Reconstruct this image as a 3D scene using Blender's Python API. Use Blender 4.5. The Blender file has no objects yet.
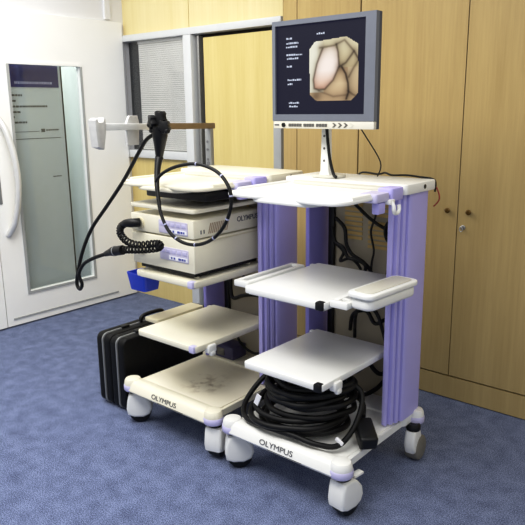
import bpy, bmesh, math, random
from mathutils import Vector, Matrix
random.seed(7)
PI = math.pi
col = bpy.context.scene.collection

# ------------------------------------------------------------------ materials
def srgb(r, g, b):
    f = lambda c: (c/255/12.92) if c/255 <= 0.04045 else ((c/255+0.055)/1.055)**2.4
    return (f(r), f(g), f(b), 1.0)

MATS = {}
def mat(name, rgb, rough=0.5, metal=0.0, var=0.06, scale=18.0, bump=0.0, spec=0.5, stretch=None, detail=3.0):
    """principled material whose colour is gently varied by a noise texture"""
    if name in MATS: return MATS[name]
    m = bpy.data.materials.new(name); m.use_nodes = True
    nt = m.node_tree; N = nt.nodes; L = nt.links
    b = N['Principled BSDF']
    b.inputs['Roughness'].default_value = rough
    b.inputs['Metallic'].default_value = metal
    b.inputs['Specular IOR Level'].default_value = spec
    tc = N.new('ShaderNodeTexCoord'); mp = N.new('ShaderNodeMapping')
    L.new(tc.outputs['Object'], mp.inputs['Vector'])
    if stretch: mp.inputs['Scale'].default_value = stretch
    no = N.new('ShaderNodeTexNoise'); no.inputs['Scale'].default_value = scale; no.inputs['Detail'].default_value = detail
    L.new(mp.outputs['Vector'], no.inputs['Vector'])
    ra = N.new('ShaderNodeValToRGB')
    c = srgb(*rgb)
    ra.color_ramp.elements[0].position = 0.3; ra.color_ramp.elements[1].position = 0.7
    ra.color_ramp.elements[0].color = tuple(max(0, x*(1-var)) for x in c[:3])+(1,)
    ra.color_ramp.elements[1].color = tuple(min(1, x*(1+var)) for x in c[:3])+(1,)
    L.new(no.outputs['Fac'], ra.inputs['Fac']); L.new(ra.outputs['Color'], b.inputs['Base Color'])
    if bump:
        bp = N.new('ShaderNodeBump'); bp.inputs['Strength'].default_value = bump; bp.inputs['Distance'].default_value = 0.01
        L.new(no.outputs['Fac'], bp.inputs['Height']); L.new(bp.outputs['Normal'], b.inputs['Normal'])
    MATS[name] = m
    return m

def wood_mat(name, light, dark, rough=0.42):
    """veneer with fine vertical grain and broad soft figure"""
    m = bpy.data.materials.new(name); m.use_nodes = True
    nt = m.node_tree; N = nt.nodes; L = nt.links; b = N['Principled BSDF']
    b.inputs['Roughness'].default_value = rough; b.inputs['Specular IOR Level'].default_value = 0.3
    tc = N.new('ShaderNodeTexCoord')
    mp = N.new('ShaderNodeMapping'); mp.inputs['Scale'].default_value = (60, 60, 2.2)
    L.new(tc.outputs['Object'], mp.inputs['Vector'])
    n1 = N.new('ShaderNodeTexNoise'); n1.inputs['Scale'].default_value = 1.0; n1.inputs['Detail'].default_value = 6; n1.inputs['Roughness'].default_value = 0.7
    L.new(mp.outputs['Vector'], n1.inputs['Vector'])
    mp2 = N.new('ShaderNodeMapping'); mp2.inputs['Scale'].default_value = (9, 9, 0.7)
    L.new(tc.outputs['Object'], mp2.inputs['Vector'])
    n2 = N.new('ShaderNodeTexNoise'); n2.inputs['Scale'].default_value = 1.0; n2.inputs['Detail'].default_value = 4
    L.new(mp2.outputs['Vector'], n2.inputs['Vector'])
    mx = N.new('ShaderNodeMath'); mx.operation = 'ADD'
    a = N.new('ShaderNodeMath'); a.operation = 'MULTIPLY'; a.inputs[1].default_value = 0.46
    c = N.new('ShaderNodeMath'); c.operation = 'MULTIPLY'; c.inputs[1].default_value = 0.45
    L.new(n1.outputs['Fac'], a.inputs[0]); L.new(n2.outputs['Fac'], c.inputs[0])
    L.new(a.outputs[0], mx.inputs[0]); L.new(c.outputs[0], mx.inputs[1])
    ra = N.new('ShaderNodeValToRGB')
    ra.color_ramp.elements[0].position = 0.33; ra.color_ramp.elements[1].position = 0.66
    ra.color_ramp.elements[0].color = srgb(*dark); ra.color_ramp.elements[1].color = srgb(*light)
    L.new(mx.outputs[0], ra.inputs['Fac']); L.new(ra.outputs['Color'], b.inputs['Base Color'])
    return m

def carpet_mat():
    m = bpy.data.materials.new('blue_carpet'); m.use_nodes = True
    nt = m.node_tree; N = nt.nodes; L = nt.links; b = N['Principled BSDF']
    b.inputs['Roughness'].default_value = 0.95; b.inputs['Specular IOR Level'].default_value = 0.1
    tc = N.new('ShaderNodeTexCoord')
    n1 = N.new('ShaderNodeTexNoise'); n1.inputs['Scale'].default_value = 210; n1.inputs['Detail'].default_value = 5; n1.inputs['Roughness'].default_value = 0.75
    n2 = N.new('ShaderNodeTexNoise'); n2.inputs['Scale'].default_value = 14; n2.inputs['Detail'].default_value = 3
    L.new(tc.outputs['Object'], n1.inputs['Vector']); L.new(tc.outputs['Object'], n2.inputs['Vector'])
    a = N.new('ShaderNodeMath'); a.operation = 'MULTIPLY_ADD'; a.inputs[1].default_value = 0.14
    L.new(n2.outputs['Fac'], a.inputs[0])
    s = N.new('ShaderNodeMath'); s.operation = 'MULTIPLY'; s.inputs[1].default_value = 0.86
    L.new(n1.outputs['Fac'], s.inputs[0]); L.new(s.outputs[0], a.inputs[2])
    ra = N.new('ShaderNodeValToRGB')
    ra.color_ramp.elements[0].position = 0.43; ra.color_ramp.elements[1].position = 0.58
    ra.color_ramp.elements[0].color = srgb(66, 74, 104); ra.color_ramp.elements[1].color = srgb(138, 149, 180)
    L.new(a.outputs[0], ra.inputs['Fac']); L.new(ra.outputs['Color'], b.inputs['Base Color'])
    bp = N.new('ShaderNodeBump'); bp.inputs['Strength'].default_value = 0.35; bp.inputs['Distance'].default_value = 0.006
    L.new(n1.outputs['Fac'], bp.inputs['Height']); L.new(bp.outputs['Normal'], b.inputs['Normal'])
    return m

def stained_mat():
    """cream moulding with brown rusty stains around the middle"""
    m = bpy.data.materials.new('stained_cream'); m.use_nodes = True
    nt = m.node_tree; N = nt.nodes; L = nt.links; b = N['Principled BSDF']; b.inputs['Roughness'].default_value = 0.5
    tc = N.new('ShaderNodeTexCoord')
    n1 = N.new('ShaderNodeTexNoise'); n1.inputs['Scale'].default_value = 22; n1.inputs['Detail'].default_value = 5
    L.new(tc.outputs['Object'], n1.inputs['Vector'])
    sub = N.new('ShaderNodeVectorMath'); sub.operation = 'DISTANCE'; sub.inputs[1].default_value = (0.02, -0.07, 0.214)
    L.new(tc.outputs['Object'], sub.inputs[0])
    fall = N.new('ShaderNodeMapRange'); fall.inputs['From Min'].default_value = 0.0; fall.inputs['From Max'].default_value = 0.14
    fall.inputs['To Min'].default_value = 1.0; fall.inputs['To Max'].default_value = 0.0
    L.new(sub.outputs['Value'], fall.inputs['Value'])
    th = N.new('ShaderNodeMapRange'); th.inputs['From Min'].default_value = 0.46; th.inputs['From Max'].default_value = 0.68
    L.new(n1.outputs['Fac'], th.inputs['Value'])
    mu = N.new('ShaderNodeMath'); mu.operation = 'MULTIPLY'; L.new(fall.outputs[0], mu.inputs[0]); L.new(th.outputs[0], mu.inputs[1])
    mx = N.new('ShaderNodeMix'); mx.data_type = 'RGBA'
    mx.inputs['A'].default_value = srgb(236, 230, 210); mx.inputs['B'].default_value = srgb(132, 108, 66)
    L.new(mu.outputs[0], mx.inputs['Factor']); L.new(mx.outputs['Result'], b.inputs['Base Color'])
    return m

def glass_mat(name, tint, gloss=0.1):
    m = bpy.data.materials.new(name); m.use_nodes = True
    nt = m.node_tree; N = nt.nodes; L = nt.links
    N.remove(N['Principled BSDF'])
    t = N.new('ShaderNodeBsdfTransparent'); t.inputs['Color'].default_value = tint
    g = N.new('ShaderNodeBsdfGlossy'); g.inputs['Roughness'].default_value = 0.04
    mi = N.new('ShaderNodeMixShader'); mi.inputs['Fac'].default_value = gloss
    L.new(t.outputs[0], mi.inputs[1]); L.new(g.outputs[0], mi.inputs[2]); L.new(mi.outputs[0], N['Material Output'].inputs['Surface'])
    return m

def glow_mat(name, rgb, strength=1.0, attr=None):
    m = bpy.data.materials.new(name); m.use_nodes = True
    nt = m.node_tree; N = nt.nodes; L = nt.links; b = N['Principled BSDF']
    b.inputs['Base Color'].default_value = (0.006, 0.006, 0.008, 1); b.inputs['Roughness'].default_value = 0.45; b.inputs['Specular IOR Level'].default_value = 0.15
    b.inputs['Emission Color'].default_value = srgb(*rgb); b.inputs['Emission Strength'].default_value = strength
    if attr:
        a = N.new('ShaderNodeAttribute'); a.attribute_name = attr
        L.new(a.outputs['Color'], b.inputs['Emission Color'])
    return m

M = dict(
    carpet=carpet_mat(),
    wood=wood_mat('honey_wood_veneer', (192, 170, 118), (170, 147, 96)),
    wood_lit=wood_mat('lit_wood_veneer', (228, 210, 150), (212, 192, 128)),  # same wood as above, with the brighter light put into its colour
    beige_panel=wood_mat('beige_panel_veneer', (236, 222, 176), (226, 209, 156)),
    gap=mat('shadow_gap_black', (22, 18, 14), 0.9),
    white_wall=mat('white_paint', (244, 244, 241), 0.6, var=0.02, scale=3),
    grey_wall=mat('grey_paint', (222, 222, 224), 0.6, var=0.02, scale=3),
    corridor=mat('corridor_paint', (196, 200, 196), 0.7, var=0.02, scale=3),
    frame_white=mat('window_frame_white', (214, 216, 216), 0.4, var=0.02),
    frame_grey=mat('window_frame_grey', (168, 170, 170), 0.4, var=0.03),
    slat=mat('blind_slat', (228, 228, 224), 0.5, var=0.04, scale=6),
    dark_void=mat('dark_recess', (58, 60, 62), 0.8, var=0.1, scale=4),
    alu=mat('aluminium', (150, 152, 152), 0.35, metal=0.4, var=0.04),
    steel=mat('brushed_steel', (176, 176, 174), 0.3, metal=0.7, var=0.05),
    handle_steel=mat('satin_handle_steel', (214, 214, 212), 0.35, metal=0.25, var=0.03),
    hook_grey=mat('hook_grey_plastic', (196, 196, 194), 0.5, var=0.06, scale=40),
    brass=mat('aged_brass', (120, 92, 48), 0.35, metal=0.8),
    white=mat('cart_white_plastic', (234, 234, 230), 0.38, var=0.02, scale=8),
    cream=mat('cart_cream_plastic', (232, 227, 206), 0.42, var=0.03, scale=8),
    cream_dark=mat('aged_cream_plastic', (214, 206, 178), 0.45, var=0.04, scale=10),
    grey_top=mat('tray_grey_cream', (206, 203, 190), 0.5, var=0.03, scale=8),
    stained=stained_mat(),
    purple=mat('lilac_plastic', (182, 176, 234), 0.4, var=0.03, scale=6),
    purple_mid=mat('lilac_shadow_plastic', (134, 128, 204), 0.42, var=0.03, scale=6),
    dark_lilac=mat('dark_lilac_plastic', (62, 58, 92), 0.5),
    lilac=mat('pale_lilac_plastic', (198, 194, 226), 0.4, var=0.03, scale=6),
    panel_grey=mat('grey_panel', (160, 150, 128), 0.6, var=0.05, scale=5),
    louvre=mat('ochre_louvre', (196, 164, 96), 0.6, var=0.05),
    black=mat('black_rubber', (10, 10, 12), 0.42, var=0.15, spec=0.35),
    black_soft=mat('black_cable', (8, 8, 9), 0.5, var=0.15, spec=0.3),
    black_case=mat('black_case_shell', (7, 7, 8), 0.55, var=0.2, scale=40, bump=0.12, spec=0.22),
    grey_tyre=mat('grey_tyre', (120, 116, 106), 0.6, var=0.1),
    monitor_grey=mat('monitor_grey', (112, 116, 126), 0.45, var=0.03),
    monitor_side=mat('monitor_side_grey', (70, 73, 82), 0.5, var=0.03),
    monitor_cream=mat('monitor_cream', (214, 210, 196), 0.45, var=0.03),
    button=mat('button_grey', (96, 94, 90), 0.5),
    ink=mat('dark_ink', (98, 98, 102), 0.5),
    pale_ink=mat('pale_ink', (170, 172, 200), 0.5),
    navy=mat('navy_print', (38, 36, 104), 0.5, var=0.05),
    board=mat('notice_board_white', (200, 204, 203), 0.5, var=0.02),
    panel_lilac=mat('control_panel_lilac', (196, 192, 214), 0.45, var=0.05),
    white_strip=mat('white_print', (240, 240, 244), 0.5),
    blue_print=mat('blue_print', (70, 78, 160), 0.5),
    blue=mat('royal_blue_plastic', (22, 58, 196), 0.4, var=0.05),
    brown=mat('brown_bar', (126, 104, 74), 0.4, var=0.08),
    hatch=mat('brown_hatching', (168, 146, 120), 0.6),
    red=mat('red_wire', (150, 50, 40), 0.5),
    screen=glow_mat('screen_navy', (24, 24, 50), 0.8),
    screen_text=glow_mat('screen_text', (215, 222, 240), 0.9),
    endo=glow_mat('screen_picture', (255, 255, 255), 1.0, 'paint'),
    glass=glass_mat('door_glass', (0.90, 0.92, 0.92, 1), 0.04),
    window_glass=glass_mat('window_glass', (0.95, 0.95, 0.95, 1), 0.04),
)

# ------------------------------------------------------------------ mesh helpers
class MB:
    def __init__(s): s.bm = bmesh.new()
    def _take(s, other, mtx=None):
        me = bpy.data.meshes.new('tmp'); other.to_mesh(me); other.free()
        if mtx is not None: me.transform(mtx)
        s.bm.from_mesh(me); bpy.data.meshes.remove(me); return s
    def box(s, x0, x1, y0, y1, z0, z1, bev=0.0, seg=2, mtx=None):
        b = bmesh.new(); bmesh.ops.create_cube(b, size=1)
        for v in b.verts:
            v.co = Vector(((x0+x1)/2+v.co.x*(x1-x0), (y0+y1)/2+v.co.y*(y1-y0), (z0+z1)/2+v.co.z*(z1-z0)))
        if bev: bmesh.ops.bevel(b, geom=b.edges[:], offset=bev, segments=seg, affect='EDGES', profile=0.5)
        return s._take(b, mtx)
    def prism(s, pts, a, b_, axis='z', bev=0.0, seg=2, mtx=None):
        """polygon extruded along an axis; pts are (x,y) for z, (x,z) for y, (y,z) for x"""
        f = {'z': lambda p, h: (p[0], p[1], h), 'y': lambda p, h: (p[0], h, p[1]), 'x': lambda p, h: (h, p[0], p[1])}[axis]
        bm = bmesh.new()
        lo = [bm.verts.new(f(p, a)) for p in pts]; hi = [bm.verts.new(f(p, b_)) for p in pts]
        n = len(pts)
        caps = [bm.faces.new(lo[::-1]), bm.faces.new(hi)]
        for i in range(n): bm.faces.new((lo[i], lo[(i+1) % n], hi[(i+1) % n], hi[i]))
        bmesh.ops.recalc_face_normals(bm, faces=bm.faces[:])
        if bev:
            ed = set(e for c in caps for e in c.edges)
            bmesh.ops.bevel(bm, geom=list(ed), offset=bev, segments=seg, affect='EDGES', profile=0.5)
        return s._take(bm, mtx)
    def lathe(s, prof, n=20, mtx=None):
        """profile of (radius, height) turned about z"""
        bm = bmesh.new(); rings = []
        for r, h in prof:
            if r < 1e-6: rings.append([bm.verts.new((0, 0, h))])
            else: rings.append([bm.verts.new((r*math.cos(2*PI*i/n), r*math.sin(2*PI*i/n), h)) for i in range(n)])
        for A, B in zip(rings, rings[1:]):
            for i in range(n):
                j = (i+1) % n
                if len(A) == 1 and len(B) == 1: continue
                if len(A) == 1: bm.faces.new((A[0], B[i], B[j]))
                elif len(B) == 1: bm.faces.new((A[i], A[j], B[0]))
                else: bm.faces.new((A[i], A[j], B[j], B[i]))
        if len(rings[0]) > 1: bm.faces.new(rings[0][::-1])
        if len(rings[-1]) > 1: bm.faces.new(rings[-1])
        bmesh.ops.recalc_face_normals(bm, faces=bm.faces[:])
        return s._take(bm, mtx)
    def tube(s, pts, r, n=10, smooth=6, closed=False, caps=True):
        P = spline([Vector(p) for p in pts], smooth, closed) if smooth else [Vector(p) for p in pts]
        R = r if callable(r) else (lambda t: r)
        bm = bmesh.new(); rings = []; m = len(P)
        t0 = (P[1]-P[0]).normalized()
        up = Vector((0, 0, 1)) if abs(t0.z) < 0.9 else Vector((1, 0, 0))
        nrm = t0.cross(up).normalized()
        for i in range(m):
            a = P[i-1] if (i > 0 or closed) else P[i]; b = P[(i+1) % m] if (i < m-1 or closed) else P[i]
            t = (b-a).normalized()
            nrm = (nrm-t*nrm.dot(t)).normalized(); bi = t.cross(nrm)
            rr = R(i/max(1, m-1))
            rings.append([bm.verts.new(P[i]+nrm*rr*math.cos(2*PI*k/n)+bi*rr*math.sin(2*PI*k/n)) for k in range(n)])
        for i in range(m if closed else m-1):
            A = rings[i]; B = rings[(i+1) % m]
            for k in range(n): bm.faces.new((A[k], A[(k+1) % n], B[(k+1) % n], B[k]))
        if not closed and caps:
            bm.faces.new(rings[0][::-1]); bm.faces.new(rings[-1])
        bmesh.ops.recalc_face_normals(bm, faces=bm.faces[:])
        return s._take(bm)
    def cyl(s, p, q, r0, r1=None, n=16):
        return s.tube([p, q], (lambda t: r0+(r1-r0)*t) if r1 is not None else r0, n, 0)
    def build(s, name, m, parent=None, smooth=True, loc=None, rot=None):
        me = bpy.data.meshes.new(name); s.bm.to_mesh(me); s.bm.free()
        me.materials.append(m)
        if smooth:
            for p in me.polygons: p.use_smooth = True
            try: me.set_sharp_from_angle(angle=math.radians(38))
            except Exception: pass
        o = bpy.data.objects.new(name, me); col.objects.link(o)
        if parent is not None: o.parent = parent
        if loc: o.location = loc
        if rot: o.rotation_euler = rot
        return o

def spline(P, k, closed=False):
    out = []; n = len(P)
    rng = range(n) if closed else range(n-1)
    for i in rng:
        p0 = P[i-1] if (i > 0 or closed) else P[0]; p1 = P[i]; p2 = P[(i+1) % n]
        p3 = P[(i+2) % n] if (i+2 < n or closed) else P[-1]
        for j in range(k):
            t = j/k
            out.append(0.5*((2*p1)+(p2-p0)*t+(2*p0-5*p1+4*p2-p3)*t*t+(3*p1-p0-3*p2+p3)*t**3))
    if not closed: out.append(P[-1])
    return out

def rrect(x0, x1, y0, y1, r, n=5):
    rs = r if isinstance(r, (list, tuple)) else [r]*4      # corners: (x1,y1),(x0,y1),(x0,y0),(x1,y0)
    out = []
    for (cx, cy, a0), q in zip(((x1, y1, 0), (x0, y1, PI/2), (x0, y0, PI), (x1, y0, 1.5*PI)), rs):
        ox = cx-q if cx == x1 else cx+q; oy = cy-q if cy == y1 else cy+q
        if q < 1e-5: out.append((cx, cy)); continue
        for i in range(n+1):
            a = a0+PI/2*i/n; out.append((ox+q*math.cos(a), oy+q*math.sin(a)))
    return out

def thing(name, label, cat, loc=(0, 0, 0), rz=0, group=None):
    o = bpy.data.objects.new(name, None); col.objects.link(o); o.empty_display_size = 0.1
    o.location = loc; o.rotation_euler = (0, 0, rz); o['label'] = label; o['category'] = cat
    if group: o['group'] = group
    return o
def tag(o, label, cat, group=None):
    o['label'] = label; o['category'] = cat
    if group: o['group'] = group
    return o
def struct(o): o['kind'] = 'structure'; return o
def sroot(name, loc=(0, 0, 0)):
    o = bpy.data.objects.new(name, None); col.objects.link(o); o.location = loc; o['kind'] = 'structure'; return o

def lettering(text, size, m, parent, mtx, name='lettering', bold=0.0):
    cu = bpy.data.curves.new('glyphs', 'FONT'); cu.body = text; cu.size = size; cu.extrude = 0.0006; cu.offset = bold
    cu.align_x = 'CENTER'; cu.align_y = 'CENTER'
    t = bpy.data.objects.new('glyphs', cu); col.objects.link(t)
    dg = bpy.context.evaluated_depsgraph_get()
    me = bpy.data.meshes.new_from_object(t.evaluated_get(dg)); me.name = name
    bpy.data.objects.remove(t); bpy.data.curves.remove(cu)
    me.transform(mtx); me.materials.clear(); me.materials.append(m)
    o = bpy.data.objects.new(name, me); col.objects.link(o); o.parent = parent
    return o
FRONT = Matrix.Rotation(PI/2, 4, 'X')                                   # text standing up, facing -y
RIGHT = Matrix.Rotation(PI/2, 4, 'Z') @ Matrix.Rotation(PI/2, 4, 'X')   # text standing up, facing +x

# ------------------------------------------------------------------ room shell
XL, YB, YC = -4.23, 3.325, 3.03
KX = 3.325/3.43
bx_ = lambda x: x*KX
bz_ = lambda z: 1.5+(z-1.5)*KX
struct(MB().box(-6.2, 3.2, -2.5, 3.7, -0.06, 0).build('floor', M['carpet'], smooth=False))

# white wall on the left, with the glazed door in it (opening y 2.14..3.31)
w = MB()
w.box(XL-0.08, XL, -2.5, 0.9, 0, 2.9); w.box(XL-0.08, XL, 3.295, YB+0.06, 0, 2.9); w.box(XL-0.08, XL, 0.9, 3.295, 2.14, 2.9)
struct(w.build('wall_left', M['grey_wall'], smooth=False))
struct(MB().box(XL, XL+0.02, 3.15, 3.20, 2.15, 2.9).build('trim_1', M['grey_wall'], smooth=False))
struct(MB().box(-5.0, -4.94, -1.5, 4.6, 0, 2.9).build('wall_corridor', M['corridor'], smooth=False))
struct(MB().box(-4.94, XL-0.06, 2.955, 3.02, 0, 2.5).build('wall_corridor_return', M['corridor'], smooth=False))

GY0, GY1, GZ0, GZ1 = 2.335, 2.885, 0.235, 1.80
door = sroot('door_1', (XL, 0, 0))
lf = MB()
T0, T1 = -0.015, 0.03
lf.box(T0, T1, 2.145, GY0, 0.012, 2.135).box(T0, T1, GY1, 3.288, 0.012, 2.135)
lf.box(T0, T1, GY0, GY1, 0.012, GZ0).box(T0, T1, GY0, GY1, GZ1, 2.135)
lf.build('door_leaf', M['white_wall'], door, smooth=False)
MB().box(T0, T1, 0.92, 2.138, 0.012, 2.135).build('door_leaf', M['white_wall'], door, smooth=False)
fr = MB(); e = 0.018
fr.box(0.031, 0.037, GY0-e, GY0, GZ0-e, GZ1-0.001).box(0.031, 0.037, GY1, GY1+e, GZ0-e, GZ1-0.001).box(0.031, 0.037, GY0, GY1, GZ0-e, GZ0)
fr.build('glazing_bead', M['frame_grey'], door, smooth=False)
MB().box(0.031, 0.037, GY0-e, GY1+e, GZ1, GZ1+e).build('glazing_bead', M['white_wall'], door, smooth=False)
MB().box(0.0, 0.006, GY0, GY1, GZ0, GZ1).build('glass_pane', M['glass'], door, smooth=False)
MB().box(0.031, 0.036, 2.19, 3.1, 0.055, 0.066).build('door_seal', M['frame_grey'], door, smooth=False)
hd = MB(); hp = []
for i in range(13):
    t = i/12; hp.append((0.03+0.10*math.sin(PI*t)**0.6, 2.215+0.055*math.sin(PI*t)**0.7, 0.66+0.80*t))
hd.tube(hp, 0.021, 12, 4)
hd.build('door_handle', M['handle_steel'], door)
MB().box(0.031, 0.036, 2.150, 2.195, 0.88, 1.08, 0.002).build('lock_plate', M['alu'], door)

# notice board standing in the corridor behind the glass
nb = thing('notice_board', 'white notice board with navy header seen through the glass door', 'notice board', (-4.315, 2.52, 0))
MB().box(-0.012, 0.0, -0.40, 0.275, 0.0, 1.90).build('board', M['board'], nb, smooth=False)
MB().box(-0.014, 0.002, 0.2755, 0.286, 0.0, 1.90).build('board_gap_shade', M['gap'], nb, smooth=False)  # dark strip standing in for the shaded gap between board and wall
MB().box(0.0005, 0.003, -0.40, 0.255, 1.655, 1.86).build('header', M['navy'], nb, smooth=False)
def marks(name, m, rows, x0=0.0005, x1=0.0015):
    ln = MB()
    for y0, y1, z, h, a, b_ in rows:
        y = y0
        while y < y1:
            wd = random.uniform(a, b_); ln.box(x0, x1, y, min(y+wd, y1), z-h/2, z+h/2); y += wd+0.004
    ln.build(name, m, nb, smooth=False)
marks('header_text', M['pale_ink'], [(-0.09, 0.20, 1.685, 0.016, 0.006, 0.016)], 0.0035, 0.0045)
for z, L_ in ((1.600, 0.10), (1.562, 0.05), (1.524, 0.29), (1.486, 0.08), (1.452, 0.03), (1.415, 0.12)):
    marks('text_line', M['button'], [(-0.14, -0.14+L_, z, 0.013, 0.012, 0.03)])
marks('text_line', M['button'], [(0.085, 0.115, 1.355, 0.024, 0.03, 0.031)])
marks('text_line', M['button'], [(0.125, 0.23, 1.357, 0.010, 0.008, 0.02)])
marks('rule_line', M['button'], [(-0.14, 0.07, 1.350, 0.003, 0.5, 0.6)])
marks('rule_line', M['button'], [(-0.14, 0.24, 1.300, 0.004, 0.5, 0.6)])
marks('text_line', M['button'], [(0.15, 0.22, 1.02, 0.008, 0.02, 0.03)])

# back wall with blinds window, wooden door and beige panels above
struct(MB().box(-5.0, 3.2, YB+0.06, YB+0.18, 0, 2.9).build('wall_back', M['beige_panel'], smooth=False))
WT = bz_(2.06); WB = bz_(2.012); S0, S1 = bz_(1.115), bz_(1.175)
PA, PB = bx_(-3.645), bx_(-3.565)             # white post between window and door
DA, DB = bx_(-3.47), bx_(-2.805); PC = bx_(-2.735)
struct(MB().box(XL, bx_(-3.613), YB, YB+0.06, WT, 2.9).build('trim_2', M['beige_panel'], smooth=False))
struct(MB().box(bx_(-3.607), PC-0.01, YB, YB+0.06, WT, 2.9).build('trim_3', M['beige_panel'], smooth=False))
struct(MB().box(XL, PA, YB+0.005, YB+0.06, 0, S0).build('trim_4', M['wood_lit'], smooth=False))
win = sroot('window_1', (0, YB, 0))
f = MB()
f.box(XL, PC, -0.035, 0.055, WB, WT, 0.004).box(PA, PB, -0.035, 0.055, 0, WB, 0.004)
f.box(XL, PA, -0.03, 0.055, S0, S1, 0.004)
f.build('window_frame', M['frame_white'], win)
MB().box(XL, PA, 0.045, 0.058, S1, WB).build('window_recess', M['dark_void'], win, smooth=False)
MB().box(XL, PA, 0.004, 0.008, S1, WB).build('pane', M['window_glass'], win, smooth=False)
bl = MB(); z = S1+0.005
while z < WB-0.02:
    bl.box(-4.085, PA-0.002, 0.020, 0.036, z, z+0.0125); z += 0.0145
bl.box(-4.085, PA-0.002, 0.014, 0.042, WB-0.022, WB-0.002)
bl.build('window_blind', M['slat'], win, smooth=False)
d2 = sroot('door_2', (0, YB, 0))
MB().box(DB+0.003, PC, -0.035, 0.055, 0, WB, 0.004).build('door_frame', M['frame_grey'], d2)
MB().box(DA, DB, 0.0, 0.04, 0.01, WB-0.027).build('door_leaf', M['wood_lit'], d2, smooth=False)
MB().box(PB, DA, 0.044, 0.058, 0, WB).build('shadow_gap', M['gap'], d2, smooth=False)
MB().box(DA, DB, 0.044, 0.058, WB-0.027, WB).build('shadow_gap', M['gap'], d2, smooth=False)
MB().box(PB+0.03, PB+0.048, 0.0, 0.04, 0, WB-0.01).build('door_stop', M['steel'], d2, smooth=False)
struct(MB().box(PC, -2.43, YB, YB+0.06, 0, 2.9).build('trim_5', M['wood'], smooth=False))

# ------------------------------------------------------------------ fitted cupboards
def cupboard(x0, x1, label, splits, knobs, lock=None):
    t = thing('cupboard', label, 'cupboard', ((x0+x1)/2, YC, 0), 0, 'fitted wooden cupboards')
    c = (x0+x1)/2
    MB().box(x0-c+0.001, x1-c-0.001, 0.021, 0.29, 0.002, 2.75).build('carcass', M['gap'], t, smooth=False)
    for a_ in (x0-c+0.001, x1-c-0.0009):
        MB().box(a_-0.0005 if a_ > 0 else a_, a_+0.001 if a_ > 0 else a_+0.0005, 0.0205, 0.2905, 0.002, 2.75).build('side_panel', M['wood'], t, smooth=False)
    MB().box(x0-c+0.001, x1-c-0.001, 0.0, 0.02, 0.006, 0.122).build('plinth', M['wood'], t, smooth=False)
    xs = [x0]+splits+[x1]
    for i in range(len(xs)-1):
        d = MB().box(xs[i]-c+0.0025, xs[i+1]-c-0.0025, 0.0, 0.02, 0.131, 2.75).build('door', M['wood'], t, smooth=False)
        for kx, kz in knobs:
            if xs[i] < kx < xs[i+1]:
                MB().lathe([(0.006, 0), (0.006, 0.010), (0.013, 0.014), (0.014, 0.020), (0.009, 0.025), (0, 0.026)], 16,
                           Matrix.Translation((kx-c, 0, kz)) @ Matrix.Rotation(PI/2, 4, 'X')).build('knob', M['brass'], d)
        if lock and xs[i] < lock[0] < xs[i+1]:
            lo = MB().lathe([(0.012, 0), (0.012, 0.004), (0.008, 0.006), (0, 0.006)], 16,
                            Matrix.Translation((lock[0]-c, 0, lock[1])) @ Matrix.Rotation(PI/2, 4, 'X'))
            lo.box(lock[0]-c-0.002, lock[0]-c+0.002, -0.022, -0.004, lock[1]-0.010, lock[1]+0.008, 0.001)
            lo.tube([(lock[0]-c+0.008*math.cos(a), -0.024, lock[1]-0.006+0.012*math.sin(a)) for a in [2*PI*k/12 for k in range(12)]], 0.002, 6, 1, True)
            lo.build('lock', M['steel'], d)
    return t
cupboard(-1.91, -0.745, 'pair of tall honey wood cupboard doors with two knobs and a key', [-1.331],
         [(-1.377, 0.994), (-1.269, 0.994)], (-1.299, 0.915))
cupboard(-2.425, -1.914, 'narrow wooden cupboard behind the monitor with plain panel strip at its left edge', [-2.325], [])

# ------------------------------------------------------------------ carts
def caster(cart, x, y, ang, tyre, brake=True):
    opn = tyre is M['grey_tyre']
    mt = Matrix.Translation((x, y, 0)) @ Matrix.Rotation(ang, 4, 'Z')
    g = MB()                                                   # hood: side outline in (y,z), wheel trails towards +y
    pr = [(-0.032, 0.150), (-0.040, 0.12), (-0.046, 0.075), (-0.040, 0.046), (-0.010, 0.034), (0.034, 0.033), (0.066, 0.048),
          (0.078, 0.075), (0.072, 0.108), (0.052, 0.134), (0.030, 0.152), (0.0, 0.157)]
    if opn: pr = [(-0.032, 0.150), (-0.042, 0.12), (-0.046, 0.085), (-0.030, 0.050), (0.0, 0.040), (0.030, 0.046), (0.040, 0.070), (0.046, 0.115), (0.030, 0.150), (0.0, 0.157)]
    hw = 0.024 if opn else 0.040
    g.prism(pr, -hw, hw, 'x', 0.012, 3, mt)
    h = g.build('caster', M['white'], cart)
    wl = MB()
    ax = Matrix.Translation((0, 0.034 if opn else 0.018, 0.0565 if opn else 0.0545)) @ Matrix.Scale(1.04 if opn else 1.0, 4) @ Matrix.Rotation(PI/2, 4, 'Y')
    wl.lathe([(0.0, -0.031), (0.042, -0.031), (0.051, -0.026), (0.054, -0.012), (0.054, 0.012), (0.051, 0.026), (0.042, 0.031), (0.0, 0.031)], 28, mt @ ax)
    wl.build('wheel', tyre, h)
    st = MB(); st.lathe([(0.029, 0.150), (0.032, 0.156), (0.032, 0.168), (0.026, 0.180)], 20, mt)
    st.build('swivel', M['black'], h)
    if brake:
        MB().box(-0.014, 0.014, 0.055, 0.108, 0.132, 0.144, 0.004, 2, mt).build('brake_pedal', M['white'], h)
    return h

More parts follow.
